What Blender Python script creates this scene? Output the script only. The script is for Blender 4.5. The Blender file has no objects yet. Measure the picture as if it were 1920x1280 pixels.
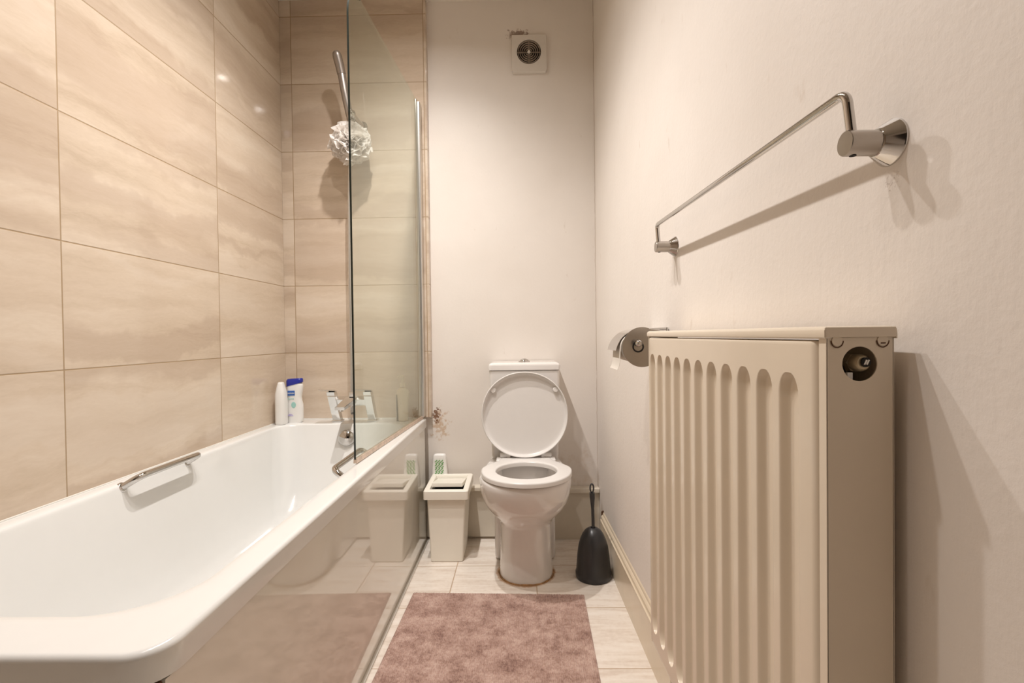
import bpy, bmesh, math, random
import numpy as np
from mathutils import Vector, Matrix, noise
random.seed(7)
S = bpy.context.scene
COL = S.collection
PI = math.pi

# ---------------------------------------------------------------- camera
cam_data = bpy.data.cameras.new('camera')
cam = bpy.data.objects.new('camera', cam_data)
COL.objects.link(cam)
cam_data.sensor_fit = 'HORIZONTAL'
cam_data.sensor_width = 36.0
cam_data.lens = 917.0 / 1920.0 * 36.0
cam_data.clip_start = 0.01
R = Matrix.Rotation(math.radians(1.0), 4, 'Z') @ Matrix.Rotation(math.radians(90 - .75), 4, 'X') @ Matrix.Rotation(math.radians(-.72), 4, 'Z')
cam.matrix_world = Matrix.Translation((0, 0, .955)) @ R
S.camera = cam

# ---------------------------------------------------------------- world, lamps, exposure
w = bpy.data.worlds.new('world'); S.world = w; w.use_nodes = True
w.node_tree.nodes['Background'].inputs[0].default_value = (1.0, .88, .74, 1)
w.node_tree.nodes['Background'].inputs[1].default_value = 0.02

def downlight(name, loc, power, size=.042, col=(1.0, .945, .90)):
    l = bpy.data.lights.new(name, 'AREA')
    l.shape = 'DISK'; l.size = size; l.spread = math.radians(150); l.energy = power; l.color = col
    o = bpy.data.objects.new(name, l); COL.objects.link(o)
    o.location = loc
    return o
def lamp_beam(name, loc, power, size=.021, cone=124, col=(1.0, .945, .90)):
    l = bpy.data.lights.new(name, 'SPOT')
    l.energy = power; l.color = col; l.shadow_soft_size = size
    l.spot_size = math.radians(cone); l.spot_blend = 1.0
    o = bpy.data.objects.new(name, l); COL.objects.link(o); o.location = loc
    return o
# four recessed ceiling lamps in a row: a main downward beam and the wide spill of the lamp face
for ly, pw in ((1.63, 1.48), (1.22, 1.02), (.82, .62), (.41, .14)):
    lamp_beam('ceiling_lamp_beam', (-.445, ly, 2.505), 46 * pw)
    downlight('ceiling_lamp_face', (-.445, ly, 2.507), 2.7 * pw)

S.view_settings.view_transform = 'Standard'
S.view_settings.look = 'None'
S.view_settings.gamma = 1
S.view_settings.exposure = -0.07
S.view_settings.use_curve_mapping = False
S.cycles.max_bounces = 14
S.cycles.diffuse_bounces = 8
S.cycles.transparent_max_bounces = 16
S.cycles.use_denoising = True

# ---------------------------------------------------------------- materials
class N:
    """tiny node-graph builder"""
    def __init__(s, name):
        s.m = bpy.data.materials.new(name); s.m.use_nodes = True
        s.t = s.m.node_tree; s.b = s.t.nodes['Principled BSDF']
        s.out = s.t.nodes['Material Output']
    def put(s, sock, v):
        if isinstance(v, bpy.types.NodeSocket): s.t.links.new(v, sock)
        elif v is not None:
            if isinstance(v, (tuple, list)) and len(v) == 3 and sock.type == 'RGBA': v = (*v, 1)
            sock.default_value = v
    def math(s, op, a, b=None, c=None, clamp=False):
        n = s.t.nodes.new('ShaderNodeMath'); n.operation = op; n.use_clamp = clamp
        for i, v in enumerate((a, b, c)):
            if v is not None: s.put(n.inputs[i], v)
        return n.outputs[0]
    def pos(s):
        g = s.t.nodes.new('ShaderNodeNewGeometry')
        x = s.t.nodes.new('ShaderNodeSeparateXYZ'); s.t.links.new(g.outputs['Position'], x.inputs[0])
        return x.outputs[0], x.outputs[1], x.outputs[2]
    def vec(s, x, y, z):
        n = s.t.nodes.new('ShaderNodeCombineXYZ')
        for i, v in enumerate((x, y, z)): s.put(n.inputs[i], v)
        return n.outputs[0]
    def noise(s, v, scale=1, detail=4, rough=.55, dist=0):
        n = s.t.nodes.new('ShaderNodeTexNoise')
        if v is not None: s.put(n.inputs['Vector'], v)
        n.inputs['Scale'].default_value = scale; n.inputs['Detail'].default_value = detail
        n.inputs['Roughness'].default_value = rough; n.inputs['Distortion'].default_value = dist
        return n.outputs['Fac']
    def ramp(s, f, stops):
        n = s.t.nodes.new('ShaderNodeValToRGB'); s.put(n.inputs[0], f)
        e = n.color_ramp.elements
        while len(e) < len(stops): e.new(.5)
        for i, (p, c) in enumerate(stops):
            e[i].position = p; e[i].color = (*c, 1) if len(c) == 3 else c
        return n.outputs[0]
    def mix(s, f, a, b):
        n = s.t.nodes.new('ShaderNodeMix'); n.data_type = 'RGBA'
        s.put(n.inputs[0], f); s.put(n.inputs[6], a); s.put(n.inputs[7], b)
        return n.outputs[2]
    def step(s, v, a, b):
        n = s.t.nodes.new('ShaderNodeMapRange'); n.interpolation_type = 'SMOOTHSTEP'
        s.put(n.inputs[0], v)
        if a <= b:
            n.inputs[1].default_value = a; n.inputs[2].default_value = b
        else:
            n.inputs[1].default_value = b; n.inputs[2].default_value = a
            n.inputs[3].default_value = 1; n.inputs[4].default_value = 0
        return n.outputs[0]
    def bump(s, h, strength=.2, dist=.01):
        n = s.t.nodes.new('ShaderNodeBump'); n.inputs['Strength'].default_value = strength
        n.inputs['Distance'].default_value = dist; s.put(n.inputs['Height'], h)
        s.t.links.new(n.outputs[0], s.b.inputs['Normal'])
    def set(s, col=None, rough=None, metal=None, coat=None, coat_r=None, spec=None, **k):
        b = s.b.inputs
        s.put(b['Base Color'], col); s.put(b['Roughness'], rough); s.put(b['Metallic'], metal)
        s.put(b['Coat Weight'], coat); s.put(b['Coat Roughness'], coat_r); s.put(b['Specular IOR Level'], spec)
        for a, v in k.items(): s.put(b[a.replace('_', ' ')], v)
        return s.m

def plain(name, col, rough=.4, metal=0, coat=None, var=.04, scale=30, bump=0, bscale=200, **k):
    n = N(name)
    tc = n.t.nodes.new('ShaderNodeTexCoord').outputs['Object']
    f = n.noise(tc, scale, 3)
    c2 = tuple(max(0, c * (1 - var)) for c in col)
    c = n.ramp(f, [(.3, c2), (.7, col)])
    if bump: n.bump(n.noise(tc, bscale, 4), bump, .002)
    return n.set(c, rough, metal, coat, .03 if coat else None, **k)

def tile_mat(name, axis, u0, z0, W=.615, Hh=.311):
    n = N(name); x, y, z = n.pos()
    u = {'x': x, 'y': y}[axis]
    U = n.math('DIVIDE', n.math('SUBTRACT', u, u0), W)
    V = n.math('DIVIDE', n.math('SUBTRACT', z, z0), Hh)
    fu = n.math('FRACT', U); fv = n.math('FRACT', V)
    iu = n.math('FLOOR', U); iv = n.math('FLOOR', V)
    du = n.math('MULTIPLY', n.math('MINIMUM', fu, n.math('SUBTRACT', 1, fu)), W)
    dv = n.math('MULTIPLY', n.math('MINIMUM', fv, n.math('SUBTRACT', 1, fv)), Hh)
    d = n.math('MINIMUM', du, dv)
    grout = n.step(d, .0021, .0010)
    seed = n.math('ADD', n.math('MULTIPLY', iu, 3.71), n.math('MULTIPLY', iv, 7.13))
    # slow wander of the veins
    wob = n.noise(n.vec(n.math('MULTIPLY', u, 3.0), n.math('MULTIPLY', z, 4.0), seed), 1, 4, .6)
    zz = n.math('ADD', n.math('MULTIPLY', z, 13.0), n.math('MULTIPLY', wob, 1.5))
    big = n.noise(n.vec(n.math('MULTIPLY', u, .9), zz, seed), 1, 3, .5)
    fine = n.noise(n.vec(n.math('MULTIPLY', u, 9), n.math('MULTIPLY', zz, 5), seed), 1, 6, .7)
    spk = n.noise(n.vec(n.math('MULTIPLY', u, 60), n.math('MULTIPLY', z, 190), seed), 1, 3, .6)
    f = n.math('ADD', n.math('MULTIPLY', big, .62), n.math('ADD', n.math('MULTIPLY', fine, .26), n.math('MULTIPLY', spk, .12)))
    c = n.ramp(f, [(.32, (.50, .40, .305)), (.44, (.59, .485, .38)), (.53, (.635, .53, .425)), (.66, (.70, .605, .50))])
    bw = n.noise(n.vec(n.math('MULTIPLY', u, 2.2), n.math('MULTIPLY', z, 2.5), n.math('ADD', seed, 9.0)), 1, 5, .62)
    bz = n.math('ADD', n.math('MULTIPLY', z, 7.5), n.math('MULTIPLY', bw, 2.2))
    bn_ = n.noise(n.vec(n.math('MULTIPLY', u, .35), bz, n.math('ADD', seed, 4.0)), 1, 2, .5)
    c = n.mix(n.math('MULTIPLY', n.step(bn_, .50, .62), .38), c, (.42, .315, .24))
    c = n.mix(n.math('MULTIPLY', n.step(bn_, .44, .36), .35), c, (.70, .61, .52))
    c = n.mix(n.math('MULTIPLY', grout, .85), c, (.33, .225, .12))
    n.bump(n.math('SUBTRACT', 1, grout), .5, .0015)
    r = n.math('ADD', .07, n.math('MULTIPLY', grout, .5))
    return n.set(c, r, spec=.45)

M = {}
M['tile_left'] = tile_mat('tile_left', 'y', .543, -.049)
M['tile_back'] = tile_mat('tile_back', 'x', -1.047, -.049)

def wall_mat(name, back=False):
    n = N(name); x, y, z = n.pos()
    g = n.t.nodes.new('ShaderNodeNewGeometry').outputs['Position']
    f = n.noise(g, 2.2, 4)
    c = n.ramp(f, [(.3, (.755, .705, .655)), (.65, (.80, .755, .71))])
    # faint scuffs
    sc = n.noise(n.vec(n.math('MULTIPLY', x, 30), n.math('MULTIPLY', y, 30), n.math('MULTIPLY', z, 12)), 1, 3)
    c = n.mix(n.math('MULTIPLY', n.step(sc, .66, .8), .35), c, (.50, .40, .31))
    if back:
        def blob(cx, cz, rx, rz, sc_, lo, hi):
            dx = n.math('DIVIDE', n.math('SUBTRACT', x, cx), rx); dz = n.math('DIVIDE', n.math('SUBTRACT', z, cz), rz)
            dd = n.math('SQRT', n.math('ADD', n.math('MULTIPLY', dx, dx), n.math('MULTIPLY', dz, dz)))
            nz = n.noise(n.vec(n.math('MULTIPLY', x, sc_), 0, n.math('MULTIPLY', z, sc_)), 1, 5, .65)
            v = n.math('SUBTRACT', nz, n.math('MULTIPLY', dd, .22))
            return n.step(v, lo, hi)
        m1 = blob(-.402, .580, .026, .042, 52, .31, .41)
        m2 = blob(-.385, .535, .050, .095, 48, .33, .50)
        c = n.mix(n.math('MULTIPLY', m2, .55), c, (.50, .29, .12))
        c = n.mix(n.math('MULTIPLY', m1, .9), c, (.17, .065, .02))
        m3 = blob(.006, 2.354, .040, .020, 70, .20, .36)
        c = n.mix(n.math('MULTIPLY', m3, .8), c, (.20, .12, .08))
        # mottled browner patch low on the wall
        m4 = blob(.25, .33, .16, .14, 14, .36, .62)
        c = n.mix(n.math('MULTIPLY', m4, .45), c, (.55, .40, .27))
    if back:
        cr = n.math('ABSOLUTE', n.math('SUBTRACT', x, n.math('ADD', .3495, n.math('MULTIPLY', n.noise(n.vec(0, 0, n.math('MULTIPLY', z, 11)), 1, 4), .012))))
        c = n.mix(n.math('MULTIPLY', n.step(cr, .0022, .0005), .5), c, (.33, .23, .15))
    if not back:
        dy_ = n.math('SUBTRACT', y, .528); dz_ = n.math('SUBTRACT', z, 1.112)
        dd = n.math('SQRT', n.math('ADD', n.math('MULTIPLY', dy_, dy_), n.math('MULTIPLY', dz_, dz_)))
        nz = n.noise(n.vec(1.7, n.math('MULTIPLY', y, 330), n.math('MULTIPLY', z, 330)), 1, 4, .7)
        sm = n.step(n.math('SUBTRACT', nz, n.math('MULTIPLY', dd, 13)), .42, .56)
        c = n.mix(n.math('MULTIPLY', sm, .5), c, (.30, .22, .19))
    b1 = n.noise(g, 95, 5, .6)
    b2 = n.noise(n.vec(x, n.math('MULTIPLY', y, 60), n.math('MULTIPLY', z, 9)), 1, 4, .6)
    b3 = n.noise(g, 6, 2)
    h = n.math('ADD', n.math('ADD', n.math('MULTIPLY', b1, .5), n.math('MULTIPLY', b2, .35)), n.math('MULTIPLY', b3, 1.0))
    n.bump(h, .22 if not back else .12, .006)
    return n.set(c, .5, spec=.35)
M['wall'] = wall_mat('painted_wall'); M['wall_back'] = wall_mat('painted_wall_stained', True)
M['ceiling'] = plain('ceiling_paint', (.74, .70, .62), .7, bump=.1)

def floor_mat():
    n = N('floor_tile'); x, y, z = n.pos()
    W, L = .325, .312
    U = n.math('DIVIDE', n.math('SUBTRACT', x, .05), W); V = n.math('DIVIDE', n.math('SUBTRACT', y, 1.388), L)
    fu = n.math('FRACT', U); fv = n.math('FRACT', V)
    du = n.math('MULTIPLY', n.math('MINIMUM', fu, n.math('SUBTRACT', 1, fu)), W)
    dv = n.math('MULTIPLY', n.math('MINIMUM', fv, n.math('SUBTRACT', 1, fv)), L)
    gr = n.step(n.math('MINIMUM', du, dv), .0026, .0014)
    seed = n.math('ADD', n.math('MULTIPLY', n.math('FLOOR', U), 5.3), n.math('MULTIPLY', n.math('FLOOR', V), 2.9))
    f = n.noise(n.vec(n.math('MULTIPLY', x, 5), n.math('MULTIPLY', y, 34), seed), 1, 6, .65, .4)
    f2 = n.noise(n.vec(x, y, seed), 70, 3)
    f = n.math('ADD', n.math('MULTIPLY', f, .8), n.math('MULTIPLY', f2, .2))
    c = n.ramp(f, [(.36, (.68, .59, .51)), (.5, (.79, .72, .645)), (.62, (.84, .785, .72))])
    c = n.mix(n.math('MULTIPLY', gr, .8), c, (.42, .29, .18))
    # rusty water stain round the pan foot
    dx = n.math('SUBTRACT', x, .010); dy = n.math('DIVIDE', n.math('SUBTRACT', y, 1.96), 1.02)
    dd = n.math('SQRT', n.math('ADD', n.math('MULTIPLY', dx, dx), n.math('MULTIPLY', dy, dy)))
    nz = n.noise(n.vec(x, y, 3.3), 60, 4)
    st = n.step(n.math('ADD', n.math('ABSOLUTE', n.math('SUBTRACT', dd, .113)), n.math('MULTIPLY', n.math('SUBTRACT', nz, .5), .02)), .010, .002)
    c = n.mix(n.math('MULTIPLY', st, .6), c, (.45, .22, .07))
    n.bump(n.math('SUBTRACT', 1, gr), .4, .002)
    return n.set(c, n.math('ADD', .22, n.math('MULTIPLY', gr, .5)), spec=.5)
M['floor'] = floor_mat()

M['acrylic'] = plain('white_bath_acrylic', (.76, .765, .755), .16, coat=.4, var=.01)
M['panel'] = plain('cream_gloss_panel', (.76, .735, .67), .05, coat=.8, var=.02, scale=4)
M['ceramic'] = plain('white_ceramic', (.76, .735, .715), .12, coat=.5, var=.015)
M['seat'] = plain('white_seat_plastic', (.74, .72, .70), .28, var=.015)
M['rad'] = plain('cream_radiator_enamel', (.74, .65, .53), .26, coat=.25, var=.03, scale=12)
M['rad_end'] = M['rad']
M['skirt'] = plain('cream_gloss_woodwork', (.70, .60, .46), .25, var=.06, scale=14)
M['box'] = plain('boxing_paint', (.72, .66, .56), .3, var=.1, scale=9)
M['chrome'] = plain('chrome', (.60, .58, .56), .07, 1, var=.02)
M['nickel'] = plain('satin_nickel', (.44, .40, .36), .3, 1, var=.08)
M['steel'] = plain('brushed_tap_chrome', (.80, .80, .79), .16, 1, var=.02)
M['alu'] = plain('aluminium_profile', (.70, .69, .67), .32, .9, var=.03)
M['fins'] = plain('shade_darkened_fins', (.07, .06, .05), .7)  # fins coloured dark to give the shade inside the radiator
M['satin'] = plain('dull_grey_chrome', (.44, .40, .37), .36, .85)
M['dark'] = plain('dark_parts_and_hole_shade', (.012, .010, .009), .8)  # near-black for painted hole shade and a few dark parts
M['brown'] = plain('dark_brown', (.12, .05, .02), .9, var=.4)  # plain dark brown for broken ends and tab outlines
M['char'] = plain('charcoal_plastic', (.028, .028, .030), .34, var=.1)
M['bin'] = plain('cream_plastic', (.88, .845, .76), .35, var=.02)
M['white'] = plain('white_plastic', (.82, .81, .79), .3, var=.01)
M['ventw'] = plain('vent_plastic', (.70, .66, .61), .4, var=.03)
M['ventr'] = plain('vent_ring_plastic', (.42, .34, .27), .45, var=.15)
M['green'] = plain('green_gel', (.12, .38, .10), .3)
M['blue'] = plain('blue_cap', (.02, .03, .30), .3)
M['blue2'] = plain('label_blue', (.03, .12, .42), .4)
M['teal'] = plain('label_teal', (.35, .62, .58), .5)
M['lilac'] = plain('label_lilac', (.45, .38, .70), .5)
M['brass'] = plain('aged_cream_brass', (.52, .43, .29), .3, .35, var=.2, scale=80)
M['paper'] = plain('toilet_paper', (.66, .62, .56), .9, var=.03)
M['card'] = plain('cardboard_core', (.50, .38, .27), .9)
M['soap'] = plain('cream_bottle', (.72, .62, .48), .3)
M['seal'] = plain('stained_seal', (.70, .55, .44), .35, var=.3, scale=60)
M['sealant'] = plain('rust_stained_sealant', (.50, .27, .11), .6, var=.65, scale=45)
M['caulk'] = plain('white_caulk', (.78, .76, .71), .5, var=.1, scale=30)
M['doorway'] = plain('doorway_dark_slab', (.02, .014, .01), .5)  # near-black slab colour that darkens the chrome reflections

def glass_mat():
    n = N('clear_screen_glass'); t = n.t
    t.nodes.remove(n.b)
    tr = t.nodes.new('ShaderNodeBsdfTransparent'); tr.inputs[0].default_value = (.935, .955, .93, 1)
    gl = t.nodes.new('ShaderNodeBsdfGlossy'); gl.inputs['Roughness'].default_value = .02; gl.inputs[0].default_value = (.95, 1, .96, 1)
    lw = t.nodes.new('ShaderNodeLayerWeight'); lw.inputs[0].default_value = .5
    mx = t.nodes.new('ShaderNodeMixShader')
    k = n.math('ADD', .04, n.math('MULTIPLY', .9, n.math('POWER', lw.outputs['Facing'], 5.0)), clamp=True)
    t.links.new(k, mx.inputs[0]); t.links.new(tr.outputs[0], mx.inputs[1]); t.links.new(gl.outputs[0], mx.inputs[2])
    t.links.new(mx.outputs[0], n.out.inputs[0])
    return n.m
M['glass'] = glass_mat()
M['glass_edge'] = plain('glass_edge', (.008, .013, .009), .35)

def puff_mat():
    n = N('white_mesh_net'); t = n.t
    n.set((.93, .91, .89), .7)
    tl = t.nodes.new('ShaderNodeBsdfTranslucent'); tl.inputs[0].default_value = (.9, .86, .82, 1)
    tp = t.nodes.new('ShaderNodeBsdfTransparent')
    m1 = t.nodes.new('ShaderNodeMixShader'); m1.inputs[0].default_value = .35
    m2 = t.nodes.new('ShaderNodeMixShader'); m2.inputs[0].default_value = .12
    t.links.new(n.b.outputs[0], m1.inputs[1]); t.links.new(tl.outputs[0], m1.inputs[2])
    t.links.new(m1.outputs[0], m2.inputs[1]); t.links.new(tp.outputs[0], m2.inputs[2])
    t.links.new(m2.outputs[0], n.out.inputs[0])
    return n.m
M['puff'] = puff_mat()

def rug_mat():
    n = N('pink_brown_bath_mat'); x, y, z = n.pos()
    a = n.noise(n.vec(x, y, 0), 14, 6, .7)
    b = n.noise(n.vec(n.math('MULTIPLY', x, 200), n.math('MULTIPLY', y, 120), 0), 1, 2)
    s = n.noise(n.vec(x, y, 4.0), 55, 4, .75)
    f = n.math('ADD', n.math('MULTIPLY', a, .5), n.math('ADD', n.math('MULTIPLY', b, .25), n.math('MULTIPLY', s, .25)))
    c = n.ramp(f, [(.38, (.20, .11, .09)), (.46, (.34, .215, .175)), (.53, (.46, .315, .265)), (.62, (.58, .43, .37))])
    return n.set(c, .95, spec=.1, Sheen_Weight=.3)
M['rug'] = rug_mat()

# ---------------------------------------------------------------- mesh helpers
ORI = {}
def finish(bm, angle=38):
    bmesh.ops.recalc_face_normals(bm, faces=bm.faces)
    lim = math.radians(angle)
    for f in bm.faces: f.smooth = True
    for e in bm.edges:
        if len(e.link_faces) == 2:
            e.smooth = e.calc_face_angle(0) < lim
def obj(name, bm, mat, parent=None, angle=38, recalc=True):
    if recalc: finish(bm, angle)
    else:
        for f in bm.faces: f.smooth = True
    org = ORI.get(parent.name, Vector((0, 0, 0))) if parent else None
    if org is None:
        vs = [v.co for v in bm.verts]
        mn = Vector([min(v[i] for v in vs) for i in range(3)]); mx = Vector([max(v[i] for v in vs) for i in range(3)])
        org = Vector(((mn.x + mx.x) / 2, (mn.y + mx.y) / 2, mn.z))
    bmesh.ops.translate(bm, verts=bm.verts, vec=-org)
    me = bpy.data.meshes.new(name); bm.to_mesh(me); bm.free()
    mats = mat if isinstance(mat, list) else [mat]
    for m in mats: me.materials.append(M[m] if isinstance(m, str) else m)
    o = bpy.data.objects.new(name, me); COL.objects.link(o)
    wn = o.modifiers.new('weighted_normal', 'WEIGHTED_NORMAL'); wn.keep_sharp = True; wn.weight = 100
    if parent: o.parent = parent
    else: o.location = org
    ORI[o.name] = org.copy()
    return o
def thing(name, label, cat, loc, group=None):
    o = bpy.data.objects.new(name, None); COL.objects.link(o)
    o.empty_display_size = .05; o.location = loc
    o['label'] = label; o['category'] = cat
    if group: o['group'] = group
    ORI[o.name] = Vector(loc)
    return o
def tag(o, label, cat, group=None):
    o['label'] = label; o['category'] = cat
    if group: o['group'] = group
    return o
def struct(name, bm, mat, label=None, cat=None, **k):
    o = obj(name, bm, mat, **k); o['kind'] = 'structure'
    o['label'] = label or name.replace('_', ' '); o['category'] = cat or name.split('_')[0]
    return o
def box(bm, x0, x1, y0, y1, z0, z1, bev=0, seg=2, mi=0):
    b = bmesh.new(); bmesh.ops.create_cube(b, size=1)
    for v in b.verts:
        v.co = Vector(((x0 + x1) / 2 + v.co.x * (x1 - x0), (y0 + y1) / 2 + v.co.y * (y1 - y0), (z0 + z1) / 2 + v.co.z * (z1 - z0)))
    if bev: bmesh.ops.bevel(b, geom=list(b.edges), offset=bev, segments=seg, profile=.5, affect='EDGES')
    for f in b.faces: f.material_index = mi
    join(bm, b); return bm
def join(bm, b, mat=None):
    if mat is not None: bmesh.ops.transform(b, matrix=mat, verts=b.verts)
    me = bpy.data.meshes.new('tmp'); b.to_mesh(me); b.free(); bm.from_mesh(me); bpy.data.meshes.remove(me)
def rings(bm, rr, closed=True, cap0=False, cap1=False, mi=0):
    vs = [[bm.verts.new(p) for p in r] for r in rr]
    n = len(vs[0])
    for a, b in zip(vs[:-1], vs[1:]):
        for i in range(n if closed else n - 1):
            j = (i + 1) % n
            f = bm.faces.new((a[i], a[j], b[j], b[i])); f.material_index = mi
    if cap0: bm.faces.new(vs[0][::-1]).material_index = mi
    if cap1: bm.faces.new(vs[-1]).material_index = mi
    return vs
def lathe(bm, prof, origin, axis=(0, 0, 1), seg=40, cap0=True, cap1=True, sx=1, sy=1, mi=0):
    q = Vector((0, 0, 1)).rotation_difference(Vector(axis).normalized()).to_matrix()
    o = Vector(origin); rr = []
    for r, h in prof:
        rr.append([o + q @ Vector((r * sx * math.cos(2 * PI * k / seg), r * sy * math.sin(2 * PI * k / seg), h)) for k in range(seg)])
    rings(bm, rr, True, cap0, cap1, mi); return bm
def smooth_path(pts, rad=.01, n=6):
    """round the corners of a polyline"""
    P = [Vector(p) for p in pts]; out = [P[0]]
    for i in range(1, len(P) - 1):
        a, b, c = P[i - 1], P[i], P[i + 1]
        r = min(rad, (a - b).length * .49, (c - b).length * .49)
        s = b + (a - b).normalized() * r; e = b + (c - b).normalized() * r
        for k in range(n + 1):
            t = k / n; out.append(s * (1 - t) ** 2 + b * 2 * t * (1 - t) + e * t * t)
    out.append(P[-1]); return out
def tube(bm, pts, r, seg=14, cap=True, mi=0):
    P = [Vector(p) for p in pts]; rr = []
    up = None
    for i, p in enumerate(P):
        t = (P[min(i + 1, len(P) - 1)] - P[max(i - 1, 0)]).normalized()
        if up is None:
            up = t.orthogonal().normalized()
        else:
            up = (up - t * up.dot(t)).normalized()
        s = t.cross(up)
        rad = r[i] if isinstance(r, (list, tuple)) else r
        rr.append([p + (up * math.cos(2 * PI * k / seg) + s * math.sin(2 * PI * k / seg)) * rad for k in range(seg)])
    rings(bm, rr, True, cap, cap, mi); return bm
def quad(bm, a, b, c, d): bm.faces.new([bm.verts.new(p) for p in (a, b, c, d)]); return bm
def rrect(x0, x1, y0, y1, rad, z, nc=10, ns=14):
    """rounded rectangle ring; rad = (x0y0, x1y0, x1y1, x0y1)"""
    pts = []; cs = [(x0, y0, 1, 1, rad[0]), (x1, y0, -1, 1, rad[1]), (x1, y1, -1, -1, rad[2]), (x0, y1, 1, -1, rad[3])]
    arcs = []
    for i, (cx, cy, sx, sy, r) in enumerate(cs):
        c = (cx + sx * r, cy + sy * r); a0 = PI + i * PI / 2
        arcs.append([(c[0] + r * math.cos(a0 + k / nc * PI / 2), c[1] + r * math.sin(a0 + k / nc * PI / 2)) for k in range(nc + 1)])
    for i in range(4):
        pts += arcs[i]
        a = arcs[i][-1]; b = arcs[(i + 1) % 4][0]
        for k in range(1, ns): pts.append((a[0] + (b[0] - a[0]) * k / ns, a[1] + (b[1] - a[1]) * k / ns))
    return [Vector((p[0], p[1], z)) for p in pts]
def wx(y): return .357 + .022 * (2.30 - y)     # right wall plane

# ---------------------------------------------------------------- room shell
CZ = 2.515; YB = 2.30; YF = -1.6
bm = bmesh.new(); box(bm, -1.25, .62, YF - .1, YB + .1, -.1, 0); struct('floor', bm, 'floor', 'pale beige tiled bathroom floor')
bm = bmesh.new(); box(bm, -1.25, .62, YF - .1, YB + .1, CZ, CZ + .1); struct('ceiling', bm, 'ceiling', 'off-white ceiling')
bm = bmesh.new(); box(bm, -1.2, -1.10, YF - .1, YB, 0, CZ); struct('wall_left', bm, 'tile_left', 'left wall of beige travertine-look tiles')
bm = bmesh.new(); box(bm, -1.2, .62, YB, YB + .1, 0, CZ); struct('wall_back', bm, 'wall_back', 'cream painted back wall behind the toilet')
bm = bmesh.new(); rings(bm, [[Vector((wx(YB), YB, z)), Vector((wx(YF), YF, z)), Vector((.62, YF, z)), Vector((.62, YB, z))] for z in (0, CZ)], True, True, True)
struct('wall_right', bm, 'wall', 'cream painted right wall with rough texture')
bm = bmesh.new(); box(bm, -1.2, .62, YF - .1, YF, 0, CZ); struct('wall_front', bm, 'wall', 'cream painted wall behind the camera')
bm = bmesh.new(); box(bm, -.85, .42, YF, YF + .035, 0, 2.0, .003); struct('doorway_1', bm, 'doorway', 'dark door slab behind the camera, added for dark reflections')  # unseen slab, added and widened so the chrome reflects black
# tiled facing on the back wall (hangs above the bath rim)
bm = bmesh.new(); box(bm, -1.10, -.420, 2.265, YB, .5775, CZ, .0015)
struct('wall_back_tiles', bm, 'tile_back', 'beige travertine-look tiles facing the back wall above the taps', 'wall')

# skirting board with moulded top
prof = [(0, 0), (.015, 0), (.015, .125), (.0165, .127), (.0165, .132), (.013, .134), (.0115, .139), (.0125, .145), (.010, .150), (.007, .1525), (.0065, .158), (.004, .163), (0, .166)]
bm = bmesh.new(); rr = []
for y in np.linspace(2.17, -1.5, 30):
    rr.append([Vector((wx(y) + .004 - d * 1.25, y, z)) for d, z in prof])
rings(bm, rr, True, True, True); struct('baseboard_right', bm, 'skirt', 'cream gloss skirting board along the right wall', 'skirting board')
bm = bmesh.new(); box(bm, .350, .3565, 2.168, 2.176, .148, .166, .001); box(bm, .3545, .360, 2.166, 2.174, .158, .170, .001)
struct('trim_3', bm, 'brown', 'broken brown end of the skirting board', 'trim')
# pipe boxing behind the toilet
bm = bmesh.new(); box(bm, -.452, -.118, 2.278, 2.30, .012, .235, .002); box(bm, -.452, -.105, 2.250, 2.30, .235, .252, .003)
struct('trim_1', bm, 'box', 'painted pipe boxing left of the toilet', 'boxing')
bm = bmesh.new(); box(bm, .135, .357, 2.270, 2.30, 0, .222, .002); box(bm, .125, .357, 2.250, 2.30, .222, .243, .004)
struct('trim_2', bm, 'box', 'painted pipe boxing right of the toilet', 'boxing')

# ---------------------------------------------------------------- bathtub
bath = thing('bathtub', 'long white acrylic bathtub with cream side panel against tiled wall', 'bathtub', (-.77, 1.42, 0))
X0, X1, Y0, Y1, ZR = -1.0995, -.442, .573, 2.2645, .575
bm = bmesh.new(); rr = []
def out(ins, z):
    return rrect(X0 + ins * .2, X1 - ins, Y0 + ins, Y1 - ins * .1, (.02, .05 - ins * .5, .008, .008), z)
rr.append(out(.004, ZR - .045)); rr.append(out(.0, ZR - .042)); rr.append(out(.0, ZR - .009))
for a in (15, 30, 45, 60, 75, 90):
    a = math.radians(a); rr.append(out(.009 * (1 - math.cos(a)), ZR - .009 + .009 * math.sin(a)))
rr.append(out(.02, ZR))
def inn(i, z, dn=0, df=0, r=1.0):
    return rrect(-1.068 + i, -.4965 - i, .656 + i + dn, 2.150 - i - df, (.15 * r, .125 * r, .10 * r, .10 * r), z)
rr.append(inn(-.014, ZR)); rr.append(inn(-.006, ZR - .001))
for a in (20, 40, 60, 80):
    a = math.radians(a); rr.append(inn(.010 * math.sin(a), ZR - .001 - .016 * (1 - math.cos(a)), .004 * math.sin(a), 0))
rr.append(inn(.016, ZR - .04, .012, .004)); rr.append(inn(.028, ZR - .10, .04, .015)); rr.append(inn(.040, ZR - .18, .09, .035))
rr.append(inn(.055, ZR - .26, .15, .055, .9)); rr.append(inn(.075, ZR - .32, .20, .075, .8)); rr.append(inn(.105, ZR - .355, .26, .10, .6)); rr.append(inn(.15, ZR - .37, .32, .14, .45))
rings(bm, rr, True, False, True)
obj('tub', bm, 'acrylic', bath, 60)
bm = bmesh.new(); box(bm, -.462, -.4505, .60, 2.262, .004, .5285, .001)
sp = obj('side_panel', bm, 'panel', bath); sp['label'] = 'glossy cream side panel'
bm = bmesh.new(); box(bm, -1.09, -.463, .60, .612, .012, .532, .002); obj('end_panel', bm, 'panel', bath)
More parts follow.
